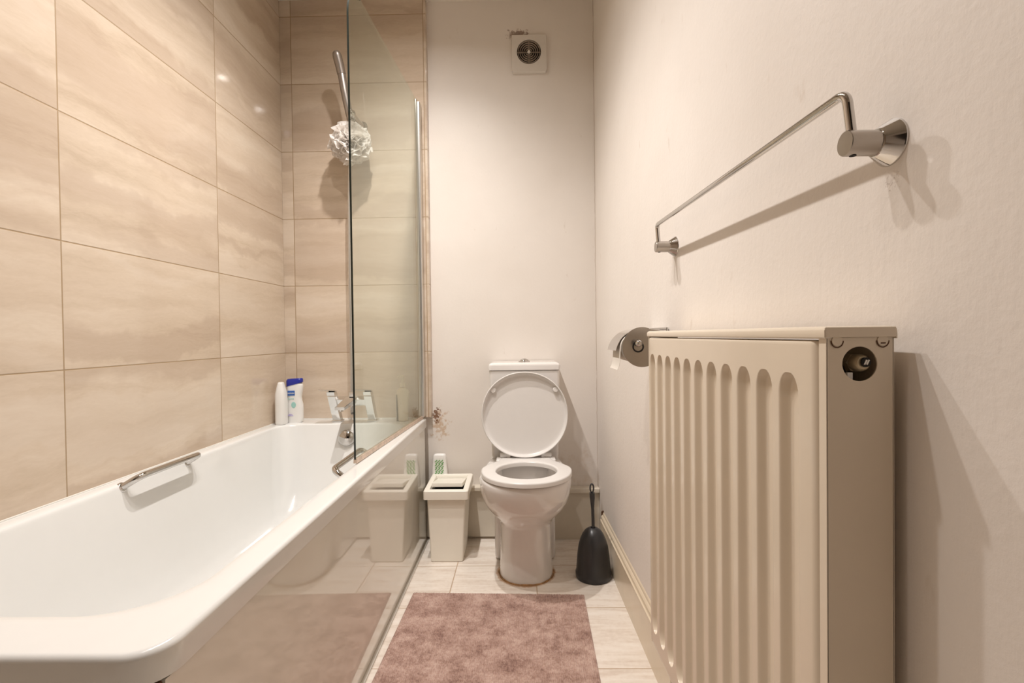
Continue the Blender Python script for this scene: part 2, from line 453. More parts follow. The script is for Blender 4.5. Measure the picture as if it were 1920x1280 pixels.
bm = bmesh.new(); box(bm, -.468, -.452, .588, .598, .512, .5295, .002); obj('broken_clip', bm, 'brown', bath)
bm = bmesh.new(); box(bm, -.4508, -.4400, .62, 2.262, 0, .006, .002); obj('floor_sealant', bm, 'caulk', bath)
bm = bmesh.new()
for y_ in np.linspace(.70, 2.25, 14): pass
tube(bm, smooth_path([(-1.0985, .60, ZR + .001), (-1.0985, 2.2635, ZR + .001), (-.47, 2.2635, ZR + .001)], .004), .0022, 8); obj('wall_sealant', bm, 'caulk', bath)
def grip(foot1, foot2, dirv, nrm):
    """grab handle: two round feet on the tub wall, bar standing off it"""
    f1, f2, d, n_ = Vector(foot1), Vector(foot2), Vector(dirv), Vector(nrm).normalized()
    b = bmesh.new(); ax = (f2 - f1).normalized()
    pts = smooth_path([f1, f1 + d, f2 + d, f2], .03, 10)
    tube(b, pts, .0092, 18)
    h = obj('grab_handle', b, 'chrome', bath)
    for f in (f1, f2):
        b = bmesh.new(); lathe(b, [(.014, -.004), (.014, .003), (.012, .006), (.009, .007)], f, n_, 28); obj('mounting_collar', b, 'chrome', h)
grip((-1.064, 1.275, .563), (-1.064, 1.525, .563), (.040, .012, .026), (.9, 0, .45))
grip((-.499, 1.372, .552), (-.499, 1.62, .552), (-.040, .008, .026), (-.9, 0, .45))
# overflow on the far end wall of the tub
bm = bmesh.new(); lathe(bm, [(.036, -.012), (.036, .008), (.033, .016), (.025, .022), (.012, .0255), (.001, .026)], (-.763, 2.116, .516), (0, -1, .14), 36, True, True)
obj('overflow_cover', bm, 'chrome', bath)

# ---------------------------------------------------------------- bath screen
scr = thing('bath_screen', 'hinged clear glass shower screen standing on the bath rim', 'shower screen', (-.47, 1.85, .58))
A = Vector((-.4555, 2.238, 0)); B = Vector((-.500, 1.452, 0)); L = (B - A).length; D = (B - A).normalized(); Nn = Vector((-D.y, D.x, 0))
z0, z1 = .587, 2.018
out2 = [(0, z0), (L, z0)]
rc = .10
for k in range(11):
    a = k / 10 * PI / 2; out2.append((L - rc + rc * math.cos(a), z1 - rc + rc * math.sin(a)))
out2.append((0, z1))
bm = bmesh.new(); th = .003
va = [bm.verts.new(A + D * s + Nn * th + Vector((0, 0, z))) for s, z in out2]
vb = [bm.verts.new(A + D * s - Nn * th + Vector((0, 0, z))) for s, z in out2]
bm.faces.new(va).material_index = 0; bm.faces.new(vb[::-1]).material_index = 0
for i in range(len(va)):
    j = (i + 1) % len(va); bm.faces.new((va[j], va[i], vb[i], vb[j])).material_index = 1 if i >= 1 and i < len(va) - 2 else 0
obj('glass_panel', bm, ['glass', 'glass_edge'], scr, 20)
bm = bmesh.new(); box(bm, -.466, -.444, 2.222, 2.262, .585, 2.020, .004, 3)
hp = obj('hinge_profile', bm, 'alu', scr)
bm = bmesh.new(); box(bm, -.468, -.455, 2.214, 2.232, .590, 2.030, .005, 3); None
obj('pivot_tube', bm, 'alu', hp)
bm = bmesh.new()
for s_, zz0, zz1, t_ in ((0, .5765, .590, .0055),):
    ra = []
    for u_ in np.linspace(0.0, L, 24):
        c = A + D * u_
        ra.append([c + Nn * t_ + Vector((0, 0, zz0)), c + Nn * (t_ - .001) + Vector((0, 0, zz1)), c - Nn * (t_ - .001) + Vector((0, 0, zz1)), c - Nn * t_ + Vector((0, 0, zz0))])
    rings(bm, ra, True, True, True)
s1 = obj('bottom_seal', bm, 'seal', scr); s1['label'] = 'brown-stained plastic bottom seal'

# ---------------------------------------------------------------- bath tap
tap = thing('bath_mixer_tap', 'square chrome two-lever bath mixer tap on the far bath rim', 'tap', (-.755, 2.20, .575))
def slab(bm, p0, p1, w0, d0, w1, d1, bev=.0015):
    """prism from p0 to p1 with rectangular sections (x-width, y-depth)"""
    p0, p1 = Vector(p0), Vector(p1); b = bmesh.new()
    def sec(p, w_, d_): return [p + Vector((sx * w_ / 2, sy * d_ / 2, 0)) for sx, sy in ((-1, -1), (1, -1), (1, 1), (-1, 1))]
    rings(b, [sec(p0, w0, d0), sec(p1, w1, d1)], True, True, True)
    if bev: bmesh.ops.bevel(b, geom=list(b.edges), offset=bev, segments=2, profile=.5, affect='EDGES')
    join(bm, b)
for xc, nm in ((-.832, 'l'), (-.672, 'r')):
    bm = bmesh.new(); box(bm, xc - .022, xc + .022, 2.178, 2.222, .575, .582, .002); slab(bm, (xc, 2.200, .580), (xc, 2.140, .696), .034, .036, .034, .036)
    lg = obj('pillar', bm, 'steel', tap)
    bm = bmesh.new(); slab(bm, (xc, 2.1385, .699), (xc, 2.130, .716), .034, .036, .034, .036); hd = obj('tap_head', bm, 'steel', tap)
    bm = bmesh.new(); b = bmesh.new(); box(b, -.052, .018, -.018, .018, 0, .006, .0015)
    join(bm, b, Matrix.Translation((xc, 2.127, .718)) @ Matrix.Rotation(math.radians(3), 4, 'Y') @ Matrix.Rotation(math.radians(-14), 4, 'X'))
    obj('lever', bm, 'steel', hd)
bm = bmesh.new(); b = bmesh.new(); box(b, -.065, .065, -.016, .016, -.016, .016, .002)
join(bm, b, Matrix.Translation((-.752, 2.160, .672)) @ Matrix.Rotation(math.radians(27), 4, 'X')); obj('crossbar', bm, 'steel', tap)
bm = bmesh.new()
rings(bm, [[Vector(p) for p in ((-.780, 2.160, .690), (-.728, 2.160, .690), (-.728, 2.160, .665), (-.780, 2.160, .665))],
           [Vector(p) for p in ((-.782, 2.03, .662), (-.740, 2.03, .662), (-.740, 2.03, .649), (-.782, 2.03, .649))]], True, True, True)
bmesh.ops.bevel(bm, geom=list(bm.edges), offset=.0015, segments=2, affect='EDGES')
so = obj('spout', bm, 'steel', tap)
bm = bmesh.new(); lathe(bm, [(.010, 0), (.010, .006)], (-.761, 2.045, .643), seg=20); obj('aerator', bm, 'chrome', so)
bm = bmesh.new(); box(bm, -.764, -.742, 2.150, 2.172, .690, .712, .002); obj('diverter_knob', bm, 'steel', tap)

# ---------------------------------------------------------------- shower handset, holder, hose
sh = thing('shower_handset', 'slim grey shower handset with hose hung high on back wall', 'shower', (-.74, 2.20, 1.92))
bm = bmesh.new()
pts = [(-.7405, 2.170, 1.905), (-.7430, 2.160, 1.935), (-.7500, 2.150, 1.985), (-.7580, 2.142, 2.04), (-.7660, 2.138, 2.10)]
tube(bm, pts, [.012, .0155, .0168, .0172, .0175], 18)
obj('handle', bm, 'satin', sh)
bm = bmesh.new(); tube(bm, [(-.7665, 2.1375, 2.102), (-.7725, 2.130, 2.14), (-.7785, 2.120, 2.172), (-.7805, 2.116, 2.184), (-.7815, 2.113, 2.191)], [.0185, .0195, .0195, .0165, .009], 20)
hd = obj('spray_head', bm, 'satin', sh)
bm = bmesh.new()
pts = [Vector((-.741, 2.172, 1.910)), Vector((-.748, 2.190, 1.86)), Vector((-.760, 2.205, 1.76)), Vector((-.769, 2.21, 1.5)), Vector((-.7715, 2.212, 1.2)), Vector((-.7705, 2.212, .9)), Vector((-.7685, 2.205, .70)), Vector((-.7685, 2.200, .628)), Vector((-.766, 2.200, .610)), Vector((-.761, 2.200, .620)), Vector((-.756, 2.19, .655))]
fine = []
for i in range(len(pts) - 1):
    for k in range(20):
        t = k / 20; p0 = pts[max(i - 1, 0)]; p1 = pts[i]; p2 = pts[i + 1]; p3 = pts[min(i + 2, len(pts) - 1)]
        fine.append(.5 * ((2 * p1) + (p2 - p0) * t + (2 * p0 - 5 * p1 + 4 * p2 - p3) * t * t + (-p0 + 3 * p1 - 3 * p2 + p3) * t ** 3))
fine.append(pts[-1])
tube(bm, fine, [.0078 if k % 2 else .0066 for k in range(len(fine))], 12); obj('hose', bm, 'alu', sh)
hk = thing('shower_holder', 'round chrome wall bracket holding the shower handset above the puff', 'bracket', (-.722, 2.265, 1.93))
bm = bmesh.new(); lathe(bm, [(.024, 0), (.024, .006), (.014, .012), (.011, .05), (.011, .135)], (-.718, 2.265, 1.925), (0, -1, 0), 30); obj('wall_plate', bm, 'chrome', hk)
bm = bmesh.new(); lathe(bm, [(.001, -.018), (.009, -.016), (.015, -.009), (.018, 0), (.015, .009), (.009, .016), (.001, .018)], (-.7205, 2.125, 1.924), (0, -1, .2), 28)
lathe(bm, [(.0165, -.02), (.0175, .0), (.0185, .012)], (-.7395, 2.172, 1.912), (-.1, -.2, 1), 24); obj('clamp', bm, 'chrome', hk)

# bath puff
pf = thing('bath_puff', 'fluffy white net bath puff hanging under the shower holder', 'sponge', (-.735, 2.16, 1.74))
bm = bmesh.new(); rnd = random.Random(3); C0 = Vector((-.740, 2.165, 1.812))
for i in range(46):
    ax = Vector((rnd.gauss(0, 1), rnd.gauss(0, 1), rnd.gauss(0, 1))).normalized()
    q = Vector((0, 0, 1)).rotation_difference(ax).to_matrix()
    ph = rnd.random() * 6; Rm = .076 + rnd.random() * .018; nr = rnd.choice((9, 11, 13)); rr = []
    for k, fr in enumerate((.05, .35, .65, .85, 1)):
        ring = []
        for s in range(54):
            a = 2 * PI * s / 54
            r = Rm * fr * (.85 + .18 * math.sin(a * 2 + ph)); h = .020 * fr * math.sin(nr * a + ph) + .030 * fr * math.sin(a * 2 + i) + .012 * fr * math.sin(a * 5 + ph * 2)
            p = C0 + q @ Vector((r * math.cos(a), r * math.sin(a), h)); ring.append(Vector((p.x, C0.y + (p.y - C0.y) * .80, p.z)))
        rr.append(ring)
    rings(bm, rr)
obj('net', bm, 'puff', pf, 180)
bm = bmesh.new(); tube(bm, [(-.735, 2.14, 1.84), (-.728, 2.150, 1.90), (-.722, 2.165, 1.945), (-.716, 2.150, 1.90), (-.730, 2.14, 1.84)], .0018, 8); obj('loop', bm, 'white', pf)

# ---------------------------------------------------------------- bottles on the rim
def bottle_shape(bm, cx, cy, z0_, h, prof, rot, depth):
    """prof: (t, half width left, half width right); elliptical sections, turned by rot"""
    rr = []; n_ = 36; c_, s_ = math.cos(rot), math.sin(rot)
    for t, a, b in prof:
        ring = []
        for k in range(n_):
            th_ = 2 * PI * k / n_; cx_ = math.cos(th_); sy_ = math.sin(th_)
            ex = (abs(cx_) ** .75) * (1 if cx_ > 0 else -1); ey = (abs(sy_) ** .75) * (1 if sy_ > 0 else -1)
            u_ = (b if cx_ > 0 else a) * ex; v_ = depth * min(1, (a + b) / .05) * ey
            ring.append(Vector((cx + u_ * c_ - v_ * s_, cy + u_ * s_ + v_ * c_, z0_ + h * t)))
        rr.append(ring)
    rings(bm, rr, True, True, True)
b1 = thing('shower_gel_bottle', 'white shower gel bottle with slanted dark blue cap and printed label', 'bottle', (-1.018, 2.19, .575))
PB = [(0, .030, .030), (.03, .034, .034), (.12, .036, .036), (.30, .036, .037), (.42, .036, .036), (.52, .036, .031), (.60, .036, .0295), (.68, .036, .032), (.78, .036, .036), (.86, .036, .0365)]
bm = bmesh.new(); bottle_shape(bm, -1.020, 2.185, .575, .19, PB + [(.90, .036, .035), (.93, .035, .031), (.95, .034, .018)], 0, .019); obj('body', bm, 'white', b1, 60)
bm = bmesh.new()
# slanted cap: left side lower than right
rr = []
for t in (0, .35, .7, .9, 1.0):
    ring = []
    for k in range(36):
        a = 2 * PI * k / 36; cx_, sy_ = math.cos(a), math.sin(a)
        u_ = .0362 * (abs(cx_) ** .75) * (1 if cx_ > 0 else -1) * (1 if t < .8 else (.96 if t < 1 else .86)); v_ = .0205 * (abs(sy_) ** .75) * (1 if sy_ > 0 else -1) * (1 if t < .8 else .85)
        zb = .575 + .19 * (.895 + .060 * cx_); zt = .575 + .19 * 1.035 + .002 * cx_
        ring.append(Vector((-1.020 + u_, 2.185 + v_, zb + (zt - zb) * t)))
    rr.append(ring)
rings(bm, rr, True, True, True); obj('cap', bm, 'blue', b1, 50)
def patch(name, x0, x1, z0_, z1_, y, mat, parent, n_=6):
    b = bmesh.new(); box(b, x0, x1, y, y + .003, z0_, z1_, .0008); return obj(name, b, mat, parent)
lb = patch('brand_label', -1.044, -1.012, .697, .719, 2.1640, 'blue2', b1)
def text_mesh(name, body, size, loc, rot, mat, parent, ext=.0003):
    cu = bpy.data.curves.new(name, 'FONT'); cu.body = body; cu.size = size; cu.extrude = ext; cu.align_x = 'CENTER'; cu.align_y = 'CENTER'
    o = bpy.data.objects.new(name, cu); COL.objects.link(o)
    dg = bpy.context.evaluated_depsgraph_get(); me = bpy.data.meshes.new_from_object(o.evaluated_get(dg))
    bpy.data.objects.remove(o)
    me.transform(Matrix.Translation(Vector(loc) - ORI[parent.name]) @ rot)
    me.materials.clear(); me.materials.append(M[mat])
    n_ = bpy.data.objects.new(name, me); COL.objects.link(n_); n_.parent = parent; ORI[n_.name] = ORI[parent.name]
    return n_
RT = Matrix.Rotation(PI / 2, 4, 'X')
text_mesh('lettering', 'sanex', .0135, (-1.028, 2.1632, .7085), RT, 'white', lb)
text_mesh('lettering', 'derma', .0115, (-1.030, 2.1652, .683), RT, 'teal', b1)
bm = bmesh.new(); lathe(bm, [(.0005, .0), (.0075, .0006), (.0105, .0)], (-1.018, 2.1655, .655), (0, -1, 0), 24, False, False, sy=1.3); obj('label_emblem', bm, 'teal', b1, recalc=True)
patch('label_print', -1.045, -1.020, .606, .609, 2.1650, 'lilac', b1); patch('label_print', -1.040, -1.024, .612, .6145, 2.1650, 'lilac', b1)
bm = bmesh.new(); bottle_shape(bm, -1.060, 2.140, .575, .185, [(0, .021, .021), (.04, .023, .023), (.2, .0235, .0225), (.5, .0235, .0235), (.72, .023, .0215), (.86, .018, .016), (.95, .014, .012), (.985, .012, .011), (1, .009, .008)], 0, .030)
bb = obj('shampoo_bottle', bm, 'white', None, 60); tag(bb, 'plain white bottle in the bath corner, left of the blue-capped one', 'bottle')
b3 = thing('pump_bottle', 'cream soap pump bottle on the rim behind the glass screen', 'bottle', (-.535, 2.19, .575))
bm = bmesh.new(); lathe(bm, [(.020, 0), (.023, .004), (.0235, .03), (.026, .09), (.029, .115), (.029, .128), (.024, .142), (.013, .150), (.010, .152)], (-.533, 2.190, .575), seg=32, sy=.75); obj('body', bm, 'soap', b3, 60)
bm = bmesh.new(); lathe(bm, [(.0125, 0), (.0125, .018), (.006, .020), (.0045, .022), (.0045, .045), (.008, .046), (.008, .054), (.001, .056)], (-.533, 2.190, .727), seg=24)
tube(bm, [(-.533, 2.190, .777), (-.545, 2.172, .777), (-.550, 2.165, .773)], .004, 10); obj('pump', bm, 'soap', b3)
bm = bmesh.new(); box(bm, -.562, -.557, 2.175, 2.205, .5755, .695, .0015); fr = obj('unclear_grey_slab', bm, 'nickel', None); tag(fr, 'made-up thin grey slab standing beside the cream pump bottle behind the glass', 'case')  # guessed slab for an unclear grey sliver beside the bottle

# ---------------------------------------------------------------- extractor vent
vt = thing('wall_vent', 'square white wall vent with dark round louvred grille', 'vent', (.058, 2.30, 2.17))
bm = bmesh.new()
vc = Vector((.0555, 2.284, 2.2655)); x0, x1, zz0, zz1 = -.024, .138, 2.172, 2.345
nseg = 64; hole = []; outer = []
for k in range(nseg):
    a = 2 * PI * k / nseg; c_, s_ = math.cos(a), math.sin(a)
    hole.append((vc.x + .056 * c_, vc.z + .056 * s_))
    tx = ((x1 if c_ > 0 else x0) - vc.x) / c_ if abs(c_) > 1e-6 else 1e9; tz = ((zz1 if s_ > 0 else zz0) - vc.z) / s_ if abs(s_) > 1e-6 else 1e9
    t_ = min(tx, tz); outer.append((vc.x + c_ * t_, vc.z + s_ * t_))
f_ = lambda L_, y: [Vector((p[0], y, p[1])) for p in L_]
rings(bm, [f_(outer, 2.2995), f_(outer, 2.286), [Vector((vc.x + (p[0] - vc.x) * .985, 2.284, vc.z + (p[1] - vc.z) * .985)) for p in outer], f_(hole, 2.284), f_(hole, 2.2995)])
obj('cover_plate', bm, 'ventw', vt, 30)
bm = bmesh.new(); lathe(bm, [(.056, 0), (.001, .0005)], (vc.x, 2.2985, vc.z), (0, -1, 0), 40, True, False); obj('duct_shade_disc', bm, 'dark', vt)  # dark disc painted as the shade behind the louvre rings
for r_ in (.051, .042, .033, .024, .015):
    bm = bmesh.new(); lathe(bm, [(r_ + .0012, -.002), (r_ + .0006, .004), (r_ - .0008, .005), (r_ - .0022, .000)], (vc.x, 2.288, vc.z), (0, -1, 0), 48, False, False); obj('louvre_ring', bm, 'ventr', vt, recalc=False)
bm = bmesh.new(); lathe(bm, [(.008, -.004), (.007, .006), (.001, .008)], (vc.x, 2.288, vc.z), (0, -1, 0), 24); obj('centre_screw', bm, 'ventw', vt)
bm = bmesh.new(); box(bm, vc.x - .055, vc.x + .055, 2.289, 2.291, vc.z - .0015, vc.z + .0015); box(bm, vc.x - .0015, vc.x + .0015, 2.289, 2.291, vc.z - .055, vc.z + .055); obj('grille_bars', bm, 'ventr', vt)

# ---------------------------------------------------------------- toilet
CX = .012
wc = thing('toilet', 'white close-coupled ceramic toilet with its lid up', 'toilet', (CX, 2.0, 0))
def dring(z, yf, hw, yb, hb=None, e=2.2, n_=48, cx=CX):
    """egg/D shaped ring: rounded front at yf, back at yb with half-width hb"""
    hb = hb if hb is not None else hw
    ym = yf + hw * 1.12
    if ym > yb: ym = yb - .01
    pts = []
    for k in range(n_ + 1):
        a = -PI / 2 - PI / 2 + PI * k / n_      # -180..0
        c_, s_ = math.cos(a), math.sin(a)
        pts.append((cx + hw * (abs(c_) ** (2 / e)) * (1 if c_ > 0 else -1), ym + (ym - yf) * (-(abs(s_) ** (2 / e)))))
    m = 10
    for k in range(1, m + 1): t = k / m; pts.append((cx + hw + (hb - hw) * (t * t * (3 - 2 * t)), ym + (yb - ym) * t))
    for k in range(1, 9): pts.append((cx + hb - 2 * hb * k / 9, yb))
    for k in range(m, 0, -1): t = k / m; pts.append((cx - hw - (hb - hw) * (t * t * (3 - 2 * t)), ym + (yb - ym) * t))
    return [Vector((p[0], p[1], z)) for p in pts]
bm = bmesh.new()
secs = [(0, 1.853, .107, 2.10, .10), (.012, 1.853, .107, 2.10, .10), (.06, 1.858, .104, 2.10, .10), (.15, 1.861, .102, 2.10, .10), (.205, 1.857, .103, 2.10, .105), (.228, 1.843, .110, 2.11, .11), (.245, 1.822, .121, 2.12, .12),
        (.265, 1.795, .137, 2.13, .13), (.29, 1.765, .153, 2.15, .14), (.32, 1.738, .166, 2.18, .145), (.355, 1.720, .175, 2.20, .15), (.385, 1.713, .178, 2.21, .15), (.402, 1.712, .178, 2.21, .15), (.411, 1.716, .174, 2.208, .147), (.414, 1.724, .166, 2.20, .14)]
rr = [dring(*s) for s in secs]
inner = [(.4140, 1.765, .130, 2.04, .10), (.408, 1.770, .125, 2.035, .095), (.38, 1.775, .122, 2.03, .092), (.33, 1.80, .105, 2.02, .08), (.27, 1.84, .075, 1.99, .055), (.235, 1.87, .045, 1.96, .03)]
rr += [dring(*s) for s in inner]
rings(bm, rr, True, True, True); obj('bowl', bm, 'ceramic', wc, 60)
bm = bmesh.new(); box(bm, CX - .132, CX + .126, 2.06, 2.298, 0, .395, .02, 4); obj('pan_back', bm, 'ceramic', wc, 50)
bm = bmesh.new(); lathe(bm, [(.06, 0), (.06, .001)], (CX, 1.915, .262), seg=30); wtr = obj('water', bm, plain('toilet_water', (.30, .29, .27), .03, var=0), wc)
# foot sealant
bm = bmesh.new(); ring0 = dring(.0, 1.851, .109, 2.06, .10)
pts = ring0[:49]; pts2 = []
for i, p in enumerate(pts):
    k = .0038 + .0028 * noise.noise(Vector((i * .35, 1.3, 0)))
    pts2.append((p, max(.0012, k)))
tube(bm, [Vector((p.x, p.y, .001)) for p, k in pts2], [k for p, k in pts2], 8); sl = obj('foot_sealant', bm, 'sealant', wc); sl['label'] = 'rust-stained sealant round the foot'
# cistern
cc = .0145
bm = bmesh.new(); rr = []
for z, hw, yf in ((.400, .140, 2.135), (.43, .146, 2.130), (.60, .150, 2.124), (.800, .1535, 2.120)):
    rr.append(rrect(cc - hw, cc + hw, yf, 2.296, (.014, .014, .006, .006), z, 5, 4))
rings(bm, rr, True, True, True); obj('cistern', bm, 'ceramic', wc, 50)
bm = bmesh.new(); rr = []
for ins, z in ((.004, .8015), (0, .8035), (0, .822), (.003, .829), (.010, .8335), (.022, .8355)):
    rr.append(rrect(cc - .1555 + ins, cc + .1555 - ins, 2.116 + ins, 2.2965, (.012, .012, .006, .006), z, 5, 4))
rings(bm, rr, True, True, True); cl = obj('cistern_lid', bm, 'ceramic', wc, 60)
bm = bmesh.new(); lathe(bm, [(.026, 0), (.026, .003), (.023, .005), (.020, .005), (.018, .009), (.010, .0135), (.001, .015)], (cc + .001, 2.20, .835), seg=36); obj('flush_button', bm, 'chrome', cl)
# seat ring
scx = .0165
def seat_out(z, g): return dring(z, 1.703 + g, .1755 - g, 2.065 - g, .105 - g, 2.1, cx=scx)
def seat_in(z, g):
    o = dring(z, 1.764 - g, .114 + g, 1.985 + g, .05, 2.1, cx=scx); c = Vector((scx, 1.872, z)); return o
def ell(z, cx, cy, a, b, n_):
    return [Vector((cx + a * math.cos(-PI + 2 * PI * k / n_), cy + b * math.sin(-PI + 2 * PI * k / n_), z)) for k in range(n_)]
bm = bmesh.new()
so_ = [seat_out(.4165, .004), seat_out(.418, .0), seat_out(.430, .0), seat_out(.4345, .002), seat_out(.436, .008)]
nn = len(so_[0])
def inner_ring(z, g):
    """inner ellipse sampled by the same angular order as the outer ring"""
    o = seat_out(z, 0); c = Vector((scx, 1.880, z)); res = []
    for p in o:
        a = math.atan2((p.y - c.y) / .118, (p.x - c.x) / .1175)
        res.append(Vector((c.x + (.1175 + g) * math.cos(a), c.y + (.118 + g) * math.sin(a), z)))
    return res
si_ = [inner_ring(.436, .008), inner_ring(.4345, .002), inner_ring(.430, .0), inner_ring(.418, .0), inner_ring(.4165, .003)]
rr = so_ + si_ + [so_[0]]
vs = [[bm.verts.new(p) for p in r] for r in rr[:-1]]; vs.append(vs[0])
for a, b in zip(vs[:-1], vs[1:]):
    for i in range(nn):
        j = (i + 1) % nn; bm.faces.new((a[i], a[j], b[j], b[i]))
obj('seat', bm, 'seat', wc, 60)
bm = bmesh.new(); box(bm, scx - .125, scx + .125, 2.035, 2.095, .4165, .4345, .005, 3)
hb = obj('hinge_block', bm, 'seat', wc)
for sx in (-1, 1):
    bm = bmesh.new(); lathe(bm, [(.0095, -.016), (.0105, -.014), (.0105, .014), (.0095, .016)], (scx + sx * .093, 2.078, .444), (1, 0, 0), 20); box(bm, scx + sx * .073 - .008, scx + sx * .073 + .008, 2.068, 2.088, .434, .455, .003)
    obj('hinge', bm, 'seat', hb)
# raised lid, dished underside facing the room
tilt = math.radians(4.5)
LM = Matrix.Translation((.0135, 2.072, .436)) @ Matrix.Rotation(-tilt, 4, 'X')
def lid_ring(y, g, n_=72):
    pts = []; hh = .362; hw = .1835
    for k in range(n_):
        a = -PI / 2 + 2 * PI * k / n_; c_, s_ = math.cos(a), math.sin(a)
        # widest a little below the middle, flattened foot
        zc = hh * .5; x_ = hw * (abs(c_) ** (2 / 2.05)) * (1 if c_ > 0 else -1); z_ = zc + (hh / 2) * (abs(s_) ** (2 / 2.1)) * (1 if s_ > 0 else -1)
        if z_ < .0: z_ = 0
        k2 = 1 - g / hw; zz_ = zc + (z_ - zc) * (1 - g / (hh / 2)); x_ *= k2
        pts.append(Vector((x_, y, max(zz_, 0))))
    return pts
bm = bmesh.new()
rr = [lid_ring(.006, .012), lid_ring(.006, .003), lid_ring(.002, 0), lid_ring(-.017, 0), lid_ring(-.0205, .0012), lid_ring(-.0215, .003), lid_ring(-.0205, .005), lid_ring(-.012, .0065), lid_ring(-.004, .009), lid_ring(-.001, .014), lid_ring(0, .022), lid_ring(.0005, .05)]
rings(bm, rr, True, True, True); bmesh.ops.transform(bm, matrix=LM, verts=bm.verts); ld = obj('seat_lid', bm, 'seat', wc, 60)
for sx in (-1, 1):
    bm = bmesh.new(); lathe(bm, [(.012, -.002), (.012, .010), (.010, .0125), (.001, .013)], (sx * .1335, -.001, .285), (0, -1, 0), 24); bmesh.ops.transform(bm, matrix=LM, verts=bm.verts); obj('buffer_pad', bm, 'seat', ld)

# ---------------------------------------------------------------- bin
bn = thing('pedal_free_bin', 'slim cream swing-top bin between the bath and toilet', 'bin', (-.32, 2.15, 0))
bn.name = 'waste_bin'; ORI['waste_bin'] = ORI['pedal_free_bin']
bm = bmesh.new(); rr = []
for z, x0, x1, y0, y1 in ((0, -.388, -.258, 2.052, 2.222), (.004, -.391, -.255, 2.049, 2.225), (.272, -.4045, -.240, 2.052, 2.248)):
    rr.append(rrect(x0, x1, y0, y1, (.008,) * 4, z, 4, 2))
rings(bm, rr, True, True, True); obj('body', bm, 'bin', bn, 50)
def lz(y): return (y - 2.035) * .05      # lid rises slightly to the back
bm = bmesh.new(); rr = []
def lr(g, z, r=.010): 
    o = rrect(-.4175 + g, -.227 - g, 2.036 + g, 2.262 - g, (max(r - g * .3, .002),) * 4, z, 4, 8)
    for p in o: p.z += lz(p.y)
    return o
rr = [lr(.010, .268), lr(0, .268), lr(0, .300), lr(.002, .3035), lr(.006, .305), lr(.022, .305), lr(.024, .303), lr(.027, .290)]
rings(bm, rr); ldb = obj('lid_frame', bm, 'bin', bn, 45)
bm = bmesh.new(); box(bm, -.392, -.252, 2.063, 2.236, .272, .276); obj('opening_shade_plate', bm, 'dark', ldb)  # dark plate painted as the shade inside the bin
bm = bmesh.new(); b = bmesh.new(); box(b, -.066, .066, -.068, .084, -.014, .003, .002)
join(bm, b, Matrix.Translation((-.322, 2.148, .312)) @ Matrix.Rotation(math.radians(-9), 4, 'X')); obj('swing_flap', bm, 'bin', bn)

# ---------------------------------------------------------------- air freshener on the boxing
af = thing('air_freshener', 'small white air freshener with green slots behind the bin', 'air freshener', (-.385, 2.275, .252))
bm = bmesh.new(); rr = []
for z, hw, hd in ((.252, .036, .017), (.258, .038, .018), (.33, .036, .017), (.385, .031, .016), (.398, .029, .015), (.404, .024, .012), (.406, .012, .006)):
    rr.append(rrect(-.384 - hw, -.384 + hw, 2.272 - hd, 2.272 + hd, (hd * .6,) * 4, z, 6, 4))
rings(bm, rr, True, True, True); obj('case', bm, 'white', af, 50)
for i in range(9):
    for j in range(3):
        bm = bmesh.new(); b = bmesh.new(); box(b, -.0065, .0065, -.001, .0015, -.0016, .0016, .0006)
        z = .302 + i * .0092; hd = .018 - (z - .258) * .012
        join(bm, b, Matrix.Translation((-.384 + (j - 1) * .0135 + .003 * (i % 2) - .0015, 2.272 - hd - .0008, z)) @ Matrix.Rotation(math.radians(-38), 4, 'Y')); obj('gel_slot', bm, 'green', af)

# ---------------------------------------------------------------- toilet brush
tb = thing('toilet_brush', 'charcoal plastic toilet brush in its bell-shaped holder', 'toilet brush', (.276, 1.92, 0))
bm = bmesh.new(); lathe(bm, [(.066, 0), (.0695, .004), (.0700, .022), (.0675, .026), (.0655, .05), (.0625, .09), (.0575, .123), (.050, .150), (.041, .170), (.031, .184), (.020, .192), (.012, .195), (.0095, .195), (.0095, .19)], (.276, 1.92, 0), seg=56)
obj('holder', bm, 'char', tb, 50)
bm = bmesh.new(); hp_ = [(.277, 1.92, .185), (.2765, 1.92, .23), (.2755, 1.92, .27), (.2750, 1.92, .295), (.2745, 1.92, .312), (.2740, 1.92, .332)]
q = [Vector(p) for p in hp_]; tube(bm, q, [.0065, .0062, .0062, .0082, .0100, .0104], 18)
# looped end with a hanging hole
rr = []; Cc = Vector((.2732, 1.92, .350)); n1 = 36; n2 = 10
for k in range(n1):
    a = 2 * PI * k / n1; c = Cc + Vector((.0068 * math.cos(a), 0, .0165 * math.sin(a))); nrm = Vector((math.cos(a), 0, math.sin(a)))
    rr.append([c + nrm * .0030 * math.cos(2 * PI * m / n2) + Vector((0, .0048 * math.sin(2 * PI * m / n2), 0)) for m in range(n2)])
rr.append(rr[0]); rings(bm, rr); obj('handle', bm, 'char', tb, 60)

